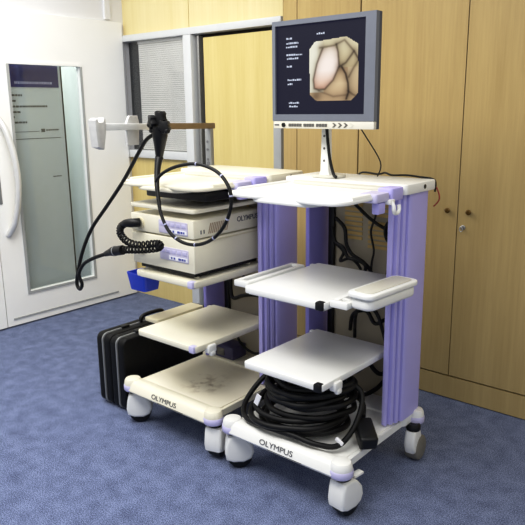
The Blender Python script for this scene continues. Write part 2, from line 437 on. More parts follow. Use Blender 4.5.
def column(cart, side, y0, mtl):
    """grooved lilac upright; side=+1 right. Outline in plan, extruded in z"""
    X = lambda v: v*side
    pts = [(0.275, 0.285), (0.2725, 0.300), (0.266, 0.314), (0.256, 0.324), (0.243, 0.33), (0.226, 0.33), (0.221, 0.325), (0.221, y0+0.008), (0.223, y0+0.002), (0.228, y0),
           (0.236, y0), (0.243, y0+0.003), (0.243, y0+0.012), (0.234, y0+0.015), (0.234, y0+0.021), (0.254, y0+0.022), (0.257, y0+0.036), (0.245, y0+0.039), (0.245, y0+0.046),
           (0.262, y0+0.047), (0.266, y0+0.062), (0.253, y0+0.066), (0.253, y0+0.074), (0.270, y0+0.076), (0.274, y0+0.086), (0.275, y0+0.10)]
    ys = y0+0.10
    pts = [(X(a), b) for a, b in pts]
    # inner face carries two shallow grooves too
    o = MB().prism(pts, 0.2225, 1.172, 'z').build('column', mtl, cart)
    return o

def shelf(cart, z, x0, x1, y0, y1, m, clip_m, name='shelf', rail=None, clip=True):
    s = MB().prism(rrect(x0, x1, y0, y1, [0.012, 0.012, 0.02, 0.02]), z-0.026, z, 'z', 0.004, 2)
    s.box(x0+0.012, x1-0.012, y0+0.02, y1-0.01, z-0.034, z-0.024)
    o = s.build(name, m, cart)
    MB().box(x1-0.036, x1-0.004, y0-0.004, y0+0.026, z-0.030, z+0.0025, 0.006).build('corner_clip', clip_m, o)
    b = MB()
    if clip: b.box(x1-0.020, x1+0.012, y0+0.075, y0+0.125, z-0.050, z-0.012, 0.008).box(x1-0.004, x1+0.016, y0+0.085, y0+0.115, z-0.062, z-0.040, 0.007)
    if clip: b.build('side_clip', M['white'], o)
    if rail:
        for sx in rail:
            a, c = (x1+0.004, x1+0.078) if sx > 0 else (x0-0.078, x0-0.004)
            r = MB(); zz = z-0.002
            r.box(a, c, y0+0.03, y0+0.055, zz-0.016, zz+0.01, 0.005).box(a, c, y0+0.38, y0+0.405, zz-0.016, zz+0.01, 0.005)
            r.box(a, a+0.022, y0+0.05, y0+0.385, zz-0.016, zz+0.01, 0.005).box(c-0.024, c, y0+0.05, y0+0.385, zz-0.016, zz+0.01, 0.005)
            r.build('side_rail', m, o)
    return o

def cart(loc, label, body, deck_m, clip_m, low_z, mid_z, casters, extra):
    t = thing('equipment_cart', label, 'cart', loc, 0, 'endoscopy equipment carts')
    # base: deck, front bar with lettering, rear bar, bumpers
    BL, BR = -0.285, 0.262
    MB().prism(rrect(BL+0.02, 0.245, -0.27, 0.30, 0.02), 0.178, 0.214, 'z', 0.006).build('deck', deck_m, t)
    fb = MB().prism([(-0.312, 0.172), (-0.318, 0.182), (-0.308, 0.214), (-0.294, 0.226), (-0.262, 0.228), (-0.232, 0.216), (-0.232, 0.172)], BL, BR, 'x', 0.006)
    fb = fb.build('front_bar', body, t)
    rot = Matrix.Rotation(PI/2-math.atan2(0.010, 0.032), 4, 'X')
    lettering('OLYMPUS', 0.031, M['ink'], fb, Matrix.Translation((-0.020, -0.3145, 0.2000)) @ rot @ Matrix.Diagonal((1.25, 1, 1, 1)))
    MB().box(-0.06, 0.11, -0.3185, -0.31, 0.1785, 0.1815).build('groove', M['button'], fb, smooth=False)
    MB().prism(rrect(BL, 0.270, 0.18, 0.335, 0.03), 0.176, 0.226, 'z', 0.008).build('rear_bar', body, t)
    for sx in (BL, BR):
        q = 1 if sx > 0 else -1
        side = MB().prism([(sx-q*0.02, -0.25), (sx, -0.24), (sx-q*0.004, -0.05), (sx-q*0.004, 0.20), (sx-q*0.02, 0.2)], 0.178, 0.208, 'z')
        side.build('side_bar', body, t)
        for y, r in ((-0.275, 0.043), (0.285, 0.036)):
            mt = Matrix.Translation((sx+(0.008*q if y > 0 else 0), y, 0))
            cap = MB().lathe([(r*0.9, 0.170), (r, 0.176), (r, 0.206), (r*0.95, 0.220), (r*0.82, 0.229), (r*0.5, 0.233), (0, 0.234)], 24, mt).build('corner_cap', body, t)
            MB().lathe([(r*0.98, 0.172), (r+0.003, 0.177), (r+0.003, 0.198), (r*0.98, 0.203)], 24, mt).build('bumper', M['lilac'], cap)
    for (x, y), (ang, tyre, br) in zip(((BL, -0.262), (BR, -0.262), (BL, 0.262), (0.280, 0.250)), casters):
        caster(t, x, y, ang, tyre, br)
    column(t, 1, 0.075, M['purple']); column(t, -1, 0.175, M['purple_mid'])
    # back panel with louvre slots and cable channel
    bp = MB().box(-0.20, 0.20, 0.305, 0.318, 0.213, 1.17).build('back_panel', M['panel_grey'], t, smooth=False)
    MB().box(-0.198, -0.168, 0.285, 0.304, 0.30, 1.165, 0.003).build('cable_channel', M['black'], bp)
    lv = MB()
    for k in range(9): lv.box(-0.12, -0.03, 0.301, 0.305, 0.93+k*0.021, 0.943+k*0.021)
    for k in range(4): lv.box(0.03, 0.13, 0.301, 0.305, 1.04+k*0.021, 1.053+k*0.021)
    for k in range(6): lv.box(0.0, 0.12, 0.301, 0.305, 0.90+k*0.021, 0.913+k*0.021)
    lv.build('louvre', M['louvre'], bp, smooth=False)
    # shelves
    shelf(t, low_z, -0.195, 0.190, -0.305, 0.20, body, clip_m, rail=extra.get('low_rail'))
    shelf(t, mid_z, -0.190, 0.190, -0.298, 0.20, body, clip_m, rail=extra.get('mid_rail'), clip=False)
    # shelf brackets running back to the panel
    for z in (low_z, mid_z):
        for sx in (-1, 1):
            MB().box(min(sx*0.184, sx*0.226), max(sx*0.184, sx*0.226), 0.180, 0.199, z-0.028, z-0.008, 0.003).build('shelf_bracket', body, t)
    # top tray with a lip that dips in the middle of the front
    n = 28; front = []
    for i in range(n+1):
        u = i/n; x = -0.268+0.536*u
        d = -0.325 + 0.018*math.sin(PI*u)**2 + 0.010*math.cos(4*PI*u)
        edge = min(u, 1-u)*0.536
        if edge < 0.045: d += (0.045-math.sqrt(max(0, 0.045**2-(0.045-edge)**2)))
        front.append((x, d))
    out = front+[(0.268, 0.0), (0.262, 0.10), (0.262, 0.24), (-0.262, 0.24), (-0.262, 0.10), (-0.268, 0.0)]
    tt = MB().prism(out, 1.174, 1.190, 'z', 0.006, 2)
    tt.prism(rrect(-0.15, 0.15, -0.316, 0.15, 0.06), 1.160, 1.178, 'z', 0.007, 2)
    top = tt.build('top_tray', body, t)
    MB().tube([(-0.256, y, 1.190) for y in (-0.24, -0.1, 0.05, 0.2)], 0.010, 8, 3).build('tray_rim', body, top)
    MB().tube([(0.256, y, 1.190) for y in (-0.24, -0.18, -0.12)], 0.010, 8, 3).build('tray_rim', body, top)
    if extra.get('under'): MB().box(-0.16, 0.215, -0.235, 0.18, 1.122, 1.1585, 0.006).build('under_tray_shade', M['black'], top)  # black block added as the deep shade beneath the tray
    MB().prism(rrect(-0.225, 0.225, 0.03, 0.235, 0.05), 1.188, 1.203, 'z', 0.006).build('rear_deck', M['grey_top'], top)
    cap = MB().prism(rrect(-0.290, 0.290, 0.085, 0.338, 0.02), 1.172, 1.212, 'z', 0.006)
    cp = cap.build('rear_cap', body, t)
    MB().lathe([(0.0085, 0), (0.0085, 0.002), (0, 0.002)], 16, Matrix.Translation((0.290, 0.235, 1.193)) @ Matrix.Rotation(PI/2, 4, 'Y')).build('cap_hole', M['black'], cp)
    MB().prism(rrect(0.205, 0.282, -0.115, -0.018, 0.012), 1.164, 1.197, 'z', 0.006).build('grip_block', M['lilac'], t)
    MB().prism(rrect(0.222, 0.286, -0.012, 0.078, 0.012), 1.160, 1.208, 'z', 0.006).build('grip_block', M['purple'], t)
    hk = [(0.288, -0.02, 1.162), (0.298, -0.02, 1.148), (0.300, -0.02, 1.132), (0.298, -0.008, 1.120), (0.300, 0.008, 1.120), (0.300, 0.018, 1.132), (0.298, 0.018, 1.148)]
    MB().tube(hk, 0.0078, 8, 4).box(0.262, 0.294, -0.035, 0.0, 1.152, 1.170, 0.004).build('cable_hook', M['white'], t)
    MB().box(0.245, 0.275, -0.085, -0.035, 1.120, 1.163, 0.006).build('hook_block', M['purple'], t)
    return t

RC = (-1.455, 2.10, 0.0); LC = (-2.116, 2.10, 0.0)
cartR = cart(RC, 'white and lilac cart on casters carrying the monitor and coiled black cables', M['white'], M['white'], M['black'], 0.515, 0.825,
             [(-0.75, M['black'], False), (-0.12, M['black'], True), (0.3, M['black'], False), (0.1, M['grey_tyre'], False)],
             dict(mid_rail=(-1, 1)))
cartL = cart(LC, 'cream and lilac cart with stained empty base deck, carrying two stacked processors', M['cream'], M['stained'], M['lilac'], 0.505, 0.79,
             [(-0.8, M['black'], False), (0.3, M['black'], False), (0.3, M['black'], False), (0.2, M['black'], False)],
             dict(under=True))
# extra thin shelf above the processors and side wing of the low shelf on the left cart
ex = MB().prism(rrect(-0.222, 0.192, -0.285, 0.20, [0.012, 0.012, 0.02, 0.02]), 1.076, 1.094, 'z', 0.004)
ex.box(-0.226, 0.226, 0.180, 0.199, 1.078, 1.090)
ex.build('shelf', M['cream'], cartL)
MB().prism(rrect(-0.310, -0.215, -0.165, 0.15, 0.01), 0.487, 0.507, 'z', 0.004).box(-0.225, -0.18, -0.12, 0.10, 0.480, 0.492).build('side_wing', M['cream_dark'], cartL)
# floor-standing cable clutter at the backs belongs to separate cables below

# ------------------------------------------------------------------ lidded tray clipped to the right cart
tr = thing('instrument_tray', 'small white lidded tray clipped to the right side of the middle shelf', 'tray', (-1.136, 1.992, 0.813), math.radians(-4))
MB().prism(rrect(-0.048, 0.048, -0.147, 0.147, 0.03), 0.0, 0.040, 'z', 0.012, 3).build('tray_body', M['white'], tr)
ld = MB().prism(rrect(-0.056, 0.056, -0.156, 0.156, 0.03), 0.042, 0.062, 'z', 0.006, 3).build('lid', M['white'], tr)
MB().prism(rrect(-0.040, 0.040, -0.134, 0.134, 0.02), 0.0623, 0.0645, 'z', 0.001).build('lid_panel', M['grey_top'], ld)
MB().box(-0.094, -0.045, -0.12, -0.10, 0.002, 0.02, 0.003).build('mounting_bracket', M['white'], tr)
MB().box(-0.094, -0.045, -0.02, 0.0, 0.002, 0.02, 0.003).build('mounting_bracket', M['white'], tr)

# ------------------------------------------------------------------ monitor
mo = thing('monitor', 'grey monitor showing pink tissue on its screen, on a pole above the right cart', 'monitor', (-1.525, 2.13, 1.2125))
mx0, mx1, z0, z1 = -0.236, 0.246, 0.232, 0.618
bz = MB()
ix0, ix1, iz0, iz1 = -0.221, 0.202, 0.258, 0.600
bz.box(mx0, mx1, 0.0, 0.022, iz1, z1).box(mx0, mx1, 0.0, 0.022, z0, iz0).box(mx0, ix0, 0.0, 0.022, iz0, iz1).box(ix1, mx1, 0.0, 0.022, iz0, iz1)
bz.build('bezel', M['monitor_grey'], mo, smooth=False)
MB().box(mx0, mx1+0.001, 0.0225, 0.04, 0.202, z1, 0.003).box(-0.2, 0.21, 0.035, 0.076, 0.215, 0.59, 0.02).prism(rrect(-0.17, 0.18, 0.24, 0.54, 0.04), 0.075, 0.115, 'y', 0.01).build('back_shell', M['monitor_side'], mo)
scr = MB().box(ix0, ix1, 0.008, 0.02, iz0, iz1).build('screen', M['screen'], mo, smooth=False)
cpn = MB().box(mx0+0.004, mx1, 0.001, 0.022, 0.202, 0.2315, 0.003).build('control_strip', M['monitor_cream'], mo)
MB().lathe([(0.009, 0), (0.009, 0.004), (0, 0.004)], 16, Matrix.Translation((-0.178, 0.001, 0.216)) @ Matrix.Rotation(PI/2, 4, 'X')).build('power_button', M['black'], cpn)
MB().box(-0.226, -0.202, -0.0003, 0.002, 0.213, 0.219).build('badge', M['ink'], cpn, smooth=False)
x = -0.152
for k in range(13):
    if k in (5, 9): x += 0.008
    MB().box(x, x+0.011, -0.002, 0.002, 0.210, 0.222, 0.001).build('button', M['button'], cpn, smooth=False); x += 0.0135
for k in range(4):
    ch = MB(); xx = 0.062+k*0.026
    ch.prism([(xx, 0.225), (xx+0.008, 0.225), (xx+0.019, 0.217), (xx+0.008, 0.208), (xx, 0.208), (xx+0.010, 0.217)], -0.001, 0.002, 'y')
    ch.build('arrow_mark', M['button' if k < 3 else 'grey_top'], cpn, smooth=False)
# on-screen lines of small print (illegible in the photograph)
def line(x, z, L_, h=0.005):
    tx = MB(); a = x
    while a < x+L_:
        wd = random.uniform(0.004, 0.010); tx.box(a, min(a+wd, x+L_), 0.0068, 0.0078, z-h/2, z+h/2+random.choice((0, 0.002))); a += wd+0.003
    tx.build('text_line', M['screen_text'], scr, smooth=False)
for x_, z_, L_ in ((-0.168, 0.549, 0.030), (-0.168, 0.531, 0.060), (-0.170, 0.517, 0.058), (-0.168, 0.487, 0.078), (-0.165, 0.473, 0.056),
                   (-0.166, 0.443, 0.026), (-0.162, 0.391, 0.068), (-0.162, 0.375, 0.024), (-0.156, 0.302, 0.052), (-0.154, 0.288, 0.042), (-0.020, 0.558, 0.036)):
    line(x_, z_, L_)
# endoscopic picture: a fine grid clipped to an octagon, coloured per vertex
OCT = [(190, 205), (215, 172), (352, 160), (402, 195), (406, 405), (375, 437), (225, 437), (195, 410)]
creases = [[(250, 205), (225, 270), (210, 340), (214, 380), (235, 387), (262, 384), (298, 345), (323, 285), (318, 225), (310, 190)],
           [(238, 200), (300, 195), (345, 175), (385, 225)], [(325, 288), (352, 272), (375, 240), (385, 225), (402, 255)],
           [(335, 290), (352, 320), (362, 360), (365, 400), (356, 430)], [(362, 395), (385, 412), (404, 420)],
           [(365, 335), (385, 295), (406, 262)], [(235, 392), (300, 418), (360, 412)]]
wts = [1.0, 0.8, 1.0, 1.2, 0.8, 0.8, 0.6]
def inside(p):
    c = False; j = len(OCT)-1
    for i in range(len(OCT)):
        (xi, yi), (xj, yj) = OCT[i], OCT[j]
        if (yi > p[1]) != (yj > p[1]) and p[0] < (xj-xi)*(p[1]-yi)/(yj-yi)+xi: c = not c
        j = i
    return c
def segd(p, a, b):
    ax, ay = a; bx, by = b; dx, dy = bx-ax, by-ay
    t = max(0, min(1, ((p[0]-ax)*dx+(p[1]-ay)*dy)/(dx*dx+dy*dy)))
    return math.hypot(p[0]-ax-t*dx, p[1]-ay-t*dy)
def px(p):   # picture-sheet coordinates to the screen's local x,z
    return (-0.0543+(p[0]-190)*0.2270/216+0.0, 0.5395-(p[1]-160)*0.2310/277)
def shade(p):
    fold = [(250, 205), (225, 270), (210, 340), (216, 382), (262, 384), (298, 345), (323, 285), (316, 215), (300, 196)]
    c = False; j = len(fold)-1
    for i in range(len(fold)):
        (xi, yi), (xj, yj) = fold[i], fold[j]
        if (yi > p[1]) != (yj > p[1]) and p[0] < (xj-xi)*(p[1]-yi)/(yj-yi)+xi: c = not c
        j = i
    mix = lambda a, b, t: tuple(a[i]+(b[i]-a[i])*max(0, min(1, t)) for i in range(3))
    if c: base = mix(mix((226, 214, 200), (244, 232, 224), (p[1]-200)/60), (214, 178, 156), (p[1]-300)/80)
    elif p[0] < 258 and p[1] < 400: base = mix((230, 228, 212), (206, 196, 170), (p[0]-225)/33)
    elif p[1] < 290: base = mix((214, 206, 178), (196, 182, 146), (p[1]-190)/100)
    elif p[0] > 362: base = mix((204, 188, 156), (180, 158, 124), (p[1]-290)/140)
    else: base = mix((186, 162, 128), (210, 190, 156), 1-abs(p[1]-360)/60)
    k = 1.0
    for cr, w_ in zip(creases, wts):
        dd = min(segd(p, a, b) for a, b in zip(cr, cr[1:]))
        k *= 1-0.50*w_*math.exp(-(dd/4.5)**2)-0.28*w_*math.exp(-(dd/18)**2)
    dk = math.hypot(p[0]-222, p[1]-415); k *= 1-0.55*math.exp(-(dk/26)**2)
    q = (k, k**1.12, k**1.25)
    return tuple(max(0.0, srgb(*base)[i]*q[i]) for i in range(3))+(1.0,)
bm = bmesh.new(); lay = bm.verts.layers.float_color.new('paint')
NX, NY = 72, 92; V = {}
def gv(i, j):
    if (i, j) not in V:
        p = (188+(408-188)*i/NX, 158+(440-158)*j/NY); xz = px(p)
        v = bm.verts.new((xz[0], 0.0060, xz[1])); v[lay] = shade(p); V[(i, j)] = v
    return V[(i, j)]
for i in range(NX):
    for j in range(NY):
        if inside((188+220*(i+0.5)/NX, 158+282*(j+0.5)/NY)):
            bm.faces.new((gv(i, j), gv(i, j+1), gv(i+1, j+1), gv(i+1, j)))
me = bpy.data.meshes.new('screen_picture'); bm.to_mesh(me); bm.free(); me.materials.append(M['endo'])
o = bpy.data.objects.new('screen_picture', me); col.objects.link(o); o.parent = scr
# pole and foot
pl = MB().prism([(-0.072, 0.0), (-0.010, 0.0), (-0.020, 0.03), (-0.024, 0.24), (-0.056, 0.24), (-0.062, 0.03)], 0.095, 0.125, 'y', 0.006)
pl.box(-0.075, 0.01, 0.10, 0.14, 0.20, 0.36, 0.01)
pole = pl.build('pole', M['white'], mo)
for zz in (0.07, 0.12, 0.17): MB().lathe([(0.005, 0), (0.005, 0.0015), (0, 0.0015)], 10, Matrix.Translation((-0.041, 0.095, zz)) @ Matrix.Rotation(PI/2, 4, 'X')).build('screw', M['button'], pole)
MB().tube([(-0.026, 0.085, 0.235), (-0.020, 0.088, 0.16), (-0.008, 0.088, 0.08), (0.012, 0.086, 0.02), (0.03, 0.08, 0.008)], 0.0065, 8, 5).build('signal_cable', M['black_soft'], mo)
MB().prism(rrect(-0.11, 0.03, 0.07, 0.185, 0.05), 0.0, 0.012, 'z', 0.005).build('foot', M['grey_top'], mo)
# thin lead running down from the back of the monitor
MB().tube([(0.085, 0.10, 0.26), (0.08, 0.20, 0.18), (0.115, 0.28, 0.06), (0.13, 0.235, 0.004)], 0.0028, 6, 5).build('power_lead', M['black_soft'], mo)

# ------------------------------------------------------------------ processors on the left cart
def processor(name, label, z, h, lower):
    t = thing(name, label, 'processor', (LC[0], 1.82, z), 0, 'stacked image processors')
    b = MB()
    if lower:
        b.box(-0.222, 0.183, 0.0, 0.44, 0.030, h, 0.006)
        MB().box(-0.19, 0.160, 0.022, 0.42, 0.010, 0.033).build('shaded_base', M['black'], t, smooth=False)  # inset base coloured black to give the shaded gap under the box
        for x_ in (-0.15, 0.14):
            for y_ in (0.05, 0.38): b.lathe([(0.012, 0), (0.012, 0.012)], 12, Matrix.Translation((x_, y_, 0)))
    else:
        b.box(-0.222, 0.183, 0.0, 0.44, 0.006, h, 0.005)
        for x_ in (-0.15, 0.14):
            for y_ in (0.05, 0.38): b.lathe([(0.012, 0), (0.012, 0.010)], 12, Matrix.Translation((x_, y_, 0)))
    b.build('housing', M['cream'], t)
    c = 0.5*h+(0.012 if lower else 0.0)
    fp = MB().prism(rrect(-0.03, 0.150, c-0.026, c+0.030, 0.005), -0.003, 0.001, 'y', 0.001).build('control_panel', M['panel_lilac'], t)
    MB().box(0.030, 0.145, -0.0045, -0.002, c-0.021, c-0.005).build('label_strip', M['white_strip'], fp, smooth=False)
    g = MB()
    for a, w_ in ((0.044, 0.008), (0.060, 0.010), (0.090, 0.016), (0.110, 0.012), (0.126, 0.008)): g.box(a, a+w_, -0.0054, -0.0043, c-0.018, c-0.009)
    g.build('printed_marks', M['blue_print'], fp, smooth=False)
    for k in range(5): MB().box(-0.02+k*0.034, 0.004+k*0.034, -0.005, -0.002, c+0.006, c+0.022, 0.001).build('button', M['lilac'], fp)
    sk = MB().lathe([(0.026, 0), (0.026, 0.006), (0.018, 0.008), (0.016, 0.004), (0, 0.004)], 24, Matrix.Translation((-0.155, 0.0, c)) @ Matrix.Rotation(PI/2, 4, 'X'))
    sk.build('socket', M['cream_dark'], t)
    if not lower:
        v = MB()
        for k in range(11):
            y0 = 0.085+k*0.011
            v.prism([(y0, 0.020), (y0+0.006, 0.020), (y0+0.020, 0.064), (y0+0.014, 0.064)], 0.1825, 0.1838, 'x')
        v.build('vent', M['hatch'], t, smooth=False)
        for y_ in (0.040, 0.058): MB().box(0.1825, 0.1842, y_, y_+0.006, 0.024, 0.040).build('switch', M['ink'], t, smooth=False)
        lettering('OLYMPUS', 0.032, M['ink'], t, Matrix.Translation((0.1836, 0.335, 0.056)) @ RIGHT, bold=0.0007)
    else:
        MB().box(0.1825, 0.186, 0.03, 0.42, h-0.014, h-0.008).build('side_trim', M['cream_dark'], t, smooth=False)
    return t
processor('light_source', 'tall cream processor box, lower of the two, resting on the left cart shelf', 0.7905, 0.172, True)
processor('video_processor', 'slim cream processor with brown hatched vent, stacked on top of the taller one', 0.7905+0.1725, 0.085, False)

# ------------------------------------------------------------------ blue bin hung at the left cart
bn = thing('blue_bin', 'small royal blue plastic bin hanging at the left edge of the left cart', 'bin', (-2.445, 1.965, 0.640))
b = bmesh.new()
lo = rrect(-0.060, 0.055, -0.045, 0.045, 0.015); hi = rrect(-0.075, 0.068, -0.055, 0.055, 0.015)
vl = [b.verts.new((x, y, 0)) for x, y in lo]; vh = [b.verts.new((x, y, 0.085)) for x, y in hi]
vi = [b.verts.new((x*0.95, y*0.92, 0.085)) for x, y in hi]; vj = [b.verts.new((x*0.95, y*0.92, 0.006)) for x, y in lo]
n = len(lo)
b.faces.new(vl[::-1]); b.faces.new(vj)
for i in range(n):
    j = (i+1) % n
    b.faces.new((vl[i], vl[j], vh[j], vh[i])); b.faces.new((vh[i], vh[j], vi[j], vi[i])); b.faces.new((vi[i], vi[j], vj[j], vj[i]))
bmesh.ops.recalc_face_normals(b, faces=b.faces[:])
q = MB(); q._take(b); q.build('bin_body', M['blue'], bn)
MB().box(0.040, 0.066, -0.02, 0.02, 0.075, 0.125, 0.004).box(0.05, 0.150, -0.015, 0.015, 0.110, 0.122, 0.004).build('hanger', M['blue'], bn)

# ------------------------------------------------------------------ scope hanger on the left cart
sh = thing('scope_hanger', 'brown and white scope hanger arm on a steel post behind the left cart', 'hanger', (-2.405, 2.40, 1.2125))
ps = MB().box(-0.020, 0.020, -0.012, 0.012, 0.0, 0.185, 0.003)
post = ps.build('post', M['alu'], sh)
k_ = MB()
for z in (0.03, 0.08, 0.12): k_.lathe([(0.006, 0), (0.006, 0.003), (0, 0.003)], 12, Matrix.Translation((-0.002, -0.012, z)) @ Matrix.Rotation(PI/2, 4, 'X'))
k_.lathe([(0.018, 0.0), (0.018, 0.016), (0.01, 0.02), (0, 0.02)], 16)
k_.build('clamp_screw', M['ink'], post)
A = Vector((0.0, 0.02, 0.198)); Bv = Vector((0.305, -0.94, 0.222))
dirv = (Bv-A).normalized(); ang = math.atan2(dirv.y, dirv.x)
mt = Matrix.Translation(A) @ Matrix.Rotation(ang, 4, 'Z') @ Matrix.Rotation(-math.asin(dirv.z), 4, 'Y')
Ln = (Bv-A).length
MB().box(-0.02, Ln*0.60, -0.010, 0.010, -0.014, 0.014, 0.003, 2, mt).build('arm', M['brown'], sh)
MB().box(Ln*0.58, Ln*0.93, -0.011, 0.011, -0.013, 0.013, 0.004, 2, mt).build('arm_sleeve', M['frame_white'], sh)
pp = [(-0.035, -0.075), (0.012, -0.085), (0.030, -0.02), (0.030, 0.03), (0.020, 0.036), (0.010, 0.020), (-0.020, 0.018), (-0.030, 0.034), (-0.048, 0.026), (-0.045, -0.01)]
MB().prism([(Ln*0.935-x_*0.85, z_) for x_, z_ in pp], -0.018, 0.018, 'y', 0.006, 2, mt).build('hook_block', M['hook_grey'], sh)
pp = [(-0.04, -0.075), (0.045, -0.075), (0.050, 0.02), (0.04, 0.045), (-0.02, 0.045), (-0.045, 0.01)]
MB().prism([(Ln*0.70-x_, z_) for x_, z_ in pp], -0.016, -0.004, 'y', 0.004, 2, mt).build('hook_block', M['hook_grey'], sh)

# ------------------------------------------------------------------ endoscope
es = thing('endoscope', 'black flexible endoscope with looped tube hanging from the hanger arm', 'endoscope', (-2.18, 1.85, 1.33))
E0 = Vector((-2.18, 1.85, 1.33))
rel = lambda pts: [Vector(p)-E0 for p in pts]
bt = Vector((-2.085, 1.80, 1.428)); bb = Vector((-2.112, 1.81, 1.300))
body = MB().tube(rel([bt, bt.lerp(bb, 0.25), bt.lerp(bb, 0.5), bt.lerp(bb, 0.75), bb]), lambda t: 0.031 if t < 0.3 else (0.031-(t-0.3)*0.024), 16, 5)
body.build('control_body', M['black'], es)
for off, r in (((-0.035, -0.012, 0.030), 0.026), ((0.036, -0.010, 0.012), 0.024), ((0.002, 0.0, 0.045), 0.028)):
    c = bt+Vector(off)-Vector((0, 0, 0.012))-E0
    g = MB(); n = 30
    g.prism([((r+0.0035*(1 if (i//3) % 2 else -1))*math.cos(2*PI*i/n), (r+0.0035*(1 if (i//3) % 2 else -1))*math.sin(2*PI*i/n)) for i in range(n)],
            -0.013, 0.013, 'z', 0.003, 2, Matrix.Translation(c) @ Matrix.Rotation(PI/2, 4, 'X') @ Matrix.Rotation(off[0]*12, 4, 'Y'))
    g.build('control_knob', M['black'], es)
for dx, dz in ((-0.042, 0.005), (-0.03, -0.018), (0.04, -0.018)):
    c = bt+Vector((dx, -0.01, dz))-E0
    MB().lathe([(0.009, 0), (0.011, 0.008), (0.009, 0.02), (0, 0.022)], 12, Matrix.Translation(c) @ Matrix.Rotation(-PI/2 if dx < 0 else PI/2, 4, 'Y')).build('valve', M['black'], es)
ins = [(-2.112, 1.81, 1.300), (-2.100, 1.79, 1.270), (-2.059, 1.745, 1.196), (-2.018, 1.72, 1.099), (-1.963, 1.71, 1.025), (-1.895, 1.71, 0.988), (-1.81, 1.71, 0.983),
       (-1.711, 1.7, 1.016), (-1.641, 1.7, 1.077), (-1.604, 1.7, 1.154), (-1.611, 1.7, 1.219), (-1.679, 1.71, 1.272), (-1.788, 1.715, 1.295),
       (-1.899, 1.715, 1.281), (-1.985, 1.715, 1.25), (-2.03, 1.715, 1.215)]
bp_ = MB().tube(rel(ins[:4]), lambda t: 0.018-0.0115*t, 12, 6); bp_.build('boot', M['black'], es)
MB().tube(rel(ins), 0.0068, 10, 8).build('insertion_tube', M['black_soft'], es)
sp = spline([Vector(p) for p in ins], 12); g = MB()
for k in (12, 30, 44, 56, 72, 86, 100, 114, 128, 144):
    a, c = sp[k], sp[k+1]; dd = (c-a).normalized()*0.006
    g.cyl(a-E0, a+dd-E0, 0.0075, n=10)
g.build('depth_mark', M['pale_ink'], es)
umb = [(-2.13, 1.80, 1.395), (-2.18, 1.80, 1.370), (-2.238, 1.8, 1.311), (-2.319, 1.78, 1.197), (-2.441, 1.77, 1.073), (-2.554, 1.76, 0.96), (-2.626, 1.75, 0.847),
       (-2.683, 1.75, 0.73), (-2.699, 1.75, 0.667), (-2.677, 1.75, 0.645), (-2.641, 1.74, 0.679), (-2.645, 1.73, 0.73), (-2.597, 1.73, 0.787), (-2.527, 1.74, 0.824), (-2.445, 1.75, 0.853)]
MB().tube(rel(umb), 0.0085, 10, 8).build('universal_cord', M['black_soft'], es)
cn = MB().tube(rel([(-2.459, 1.752, 0.849), (-2.42, 1.755, 0.863), (-2.395, 1.758, 0.871), (-2.335, 1.762, 0.884)]), lambda t: 0.010+0.012*min(1, t*1.6), 14, 5)
cn.build('connector', M['black'], es)
g = MB(); g.cyl(Vector((-2.391, 1.758, 0.872))-E0, Vector((-2.386, 1.759, 0.873))-E0, 0.0235, n=16); g.build('connector_ring', M['alu'], es)

# curly video cable: a helix wound about a path
cc = thing('curly_cable', 'short curly black video cable plugged into the slim processor front', 'cable', (-2.25, 1.77, 0.90))
C0 = Vector((-2.25, 1.77, 0.90))
path = spline([Vector(p) for p in [(-2.325, 1.765, 0.886), (-2.26, 1.77, 0.893), (-2.18, 1.772, 0.905), (-2.105, 1.775, 0.922), (-2.09, 1.77, 0.940), (-2.13, 1.765, 0.938),
      (-2.22, 1.76, 0.922), (-2.30, 1.762, 0.928), (-2.352, 1.768, 0.956), (-2.352, 1.772, 0.985), (-2.325, 1.775, 1.003)]], 28)
hx = []; nrm = Vector((0, 1, 0)); tot = len(path)
for i, p in enumerate(path):
    t = (path[min(i+1, tot-1)]-path[max(i-1, 0)]).normalized(); nn = (nrm-t*nrm.dot(t)).normalized(); bi = t.cross(nn); a = i*2*PI/8.0
    hx.append(p+nn*0.013*math.cos(a)+bi*0.013*math.sin(a)-C0)
MB().tube(hx, 0.0045, 6, 2).build('curly_cord', M['black_soft'], cc)
MB().tube([Vector(p)-C0 for p in [(-2.335, 1.772, 1.000), (-2.31, 1.775, 1.007), (-2.275, 1.79, 1.010), (-2.262, 1.808, 1.010)]], lambda t: 0.014+0.006*min(1, t*2), 14, 4).build('plug', M['black'], cc)

# ------------------------------------------------------------------ suitcases
def suitcase(loc, label, rz=0):
    t = thing('equipment_case', label, 'case', loc, rz, 'black hard cases on the floor')
    for a, c in ((-0.054, -0.003), (0.003, 0.054)):
        MB().prism(rrect(0.0, 0.70, 0.006, 0.385, 0.035), a, c, 'x', 0.010, 3).build('shell', M['black_case'], t)
    MB().prism(rrect(-0.003, 0.703, 0.003, 0.388, 0.036), -0.004, 0.004, 'x', 0.001).build('seam', M['alu'], t)
    hd = MB().tube([(0, 0.25, 0.384), (0, 0.255, 0.407), (0, 0.28, 0.418), (0, 0.33, 0.420), (0, 0.38, 0.418), (0, 0.405, 0.407), (0, 0.41, 0.384)], 0.011, 10, 4)
    hd.build('handle', M['black'], t)
    for y_ in (0.12, 0.52): MB().box(-0.016, 0.016, y_, y_+0.045, 0.383, 0.396, 0.003).build('latch', M['black'], t)
    return t
suitcase((-2.668, 1.852, 0.001), 'black hard equipment case standing upright, the one nearer the white door')
suitcase((-2.556, 1.852, 0.001), 'black hard equipment case standing upright, the one against the left cart')

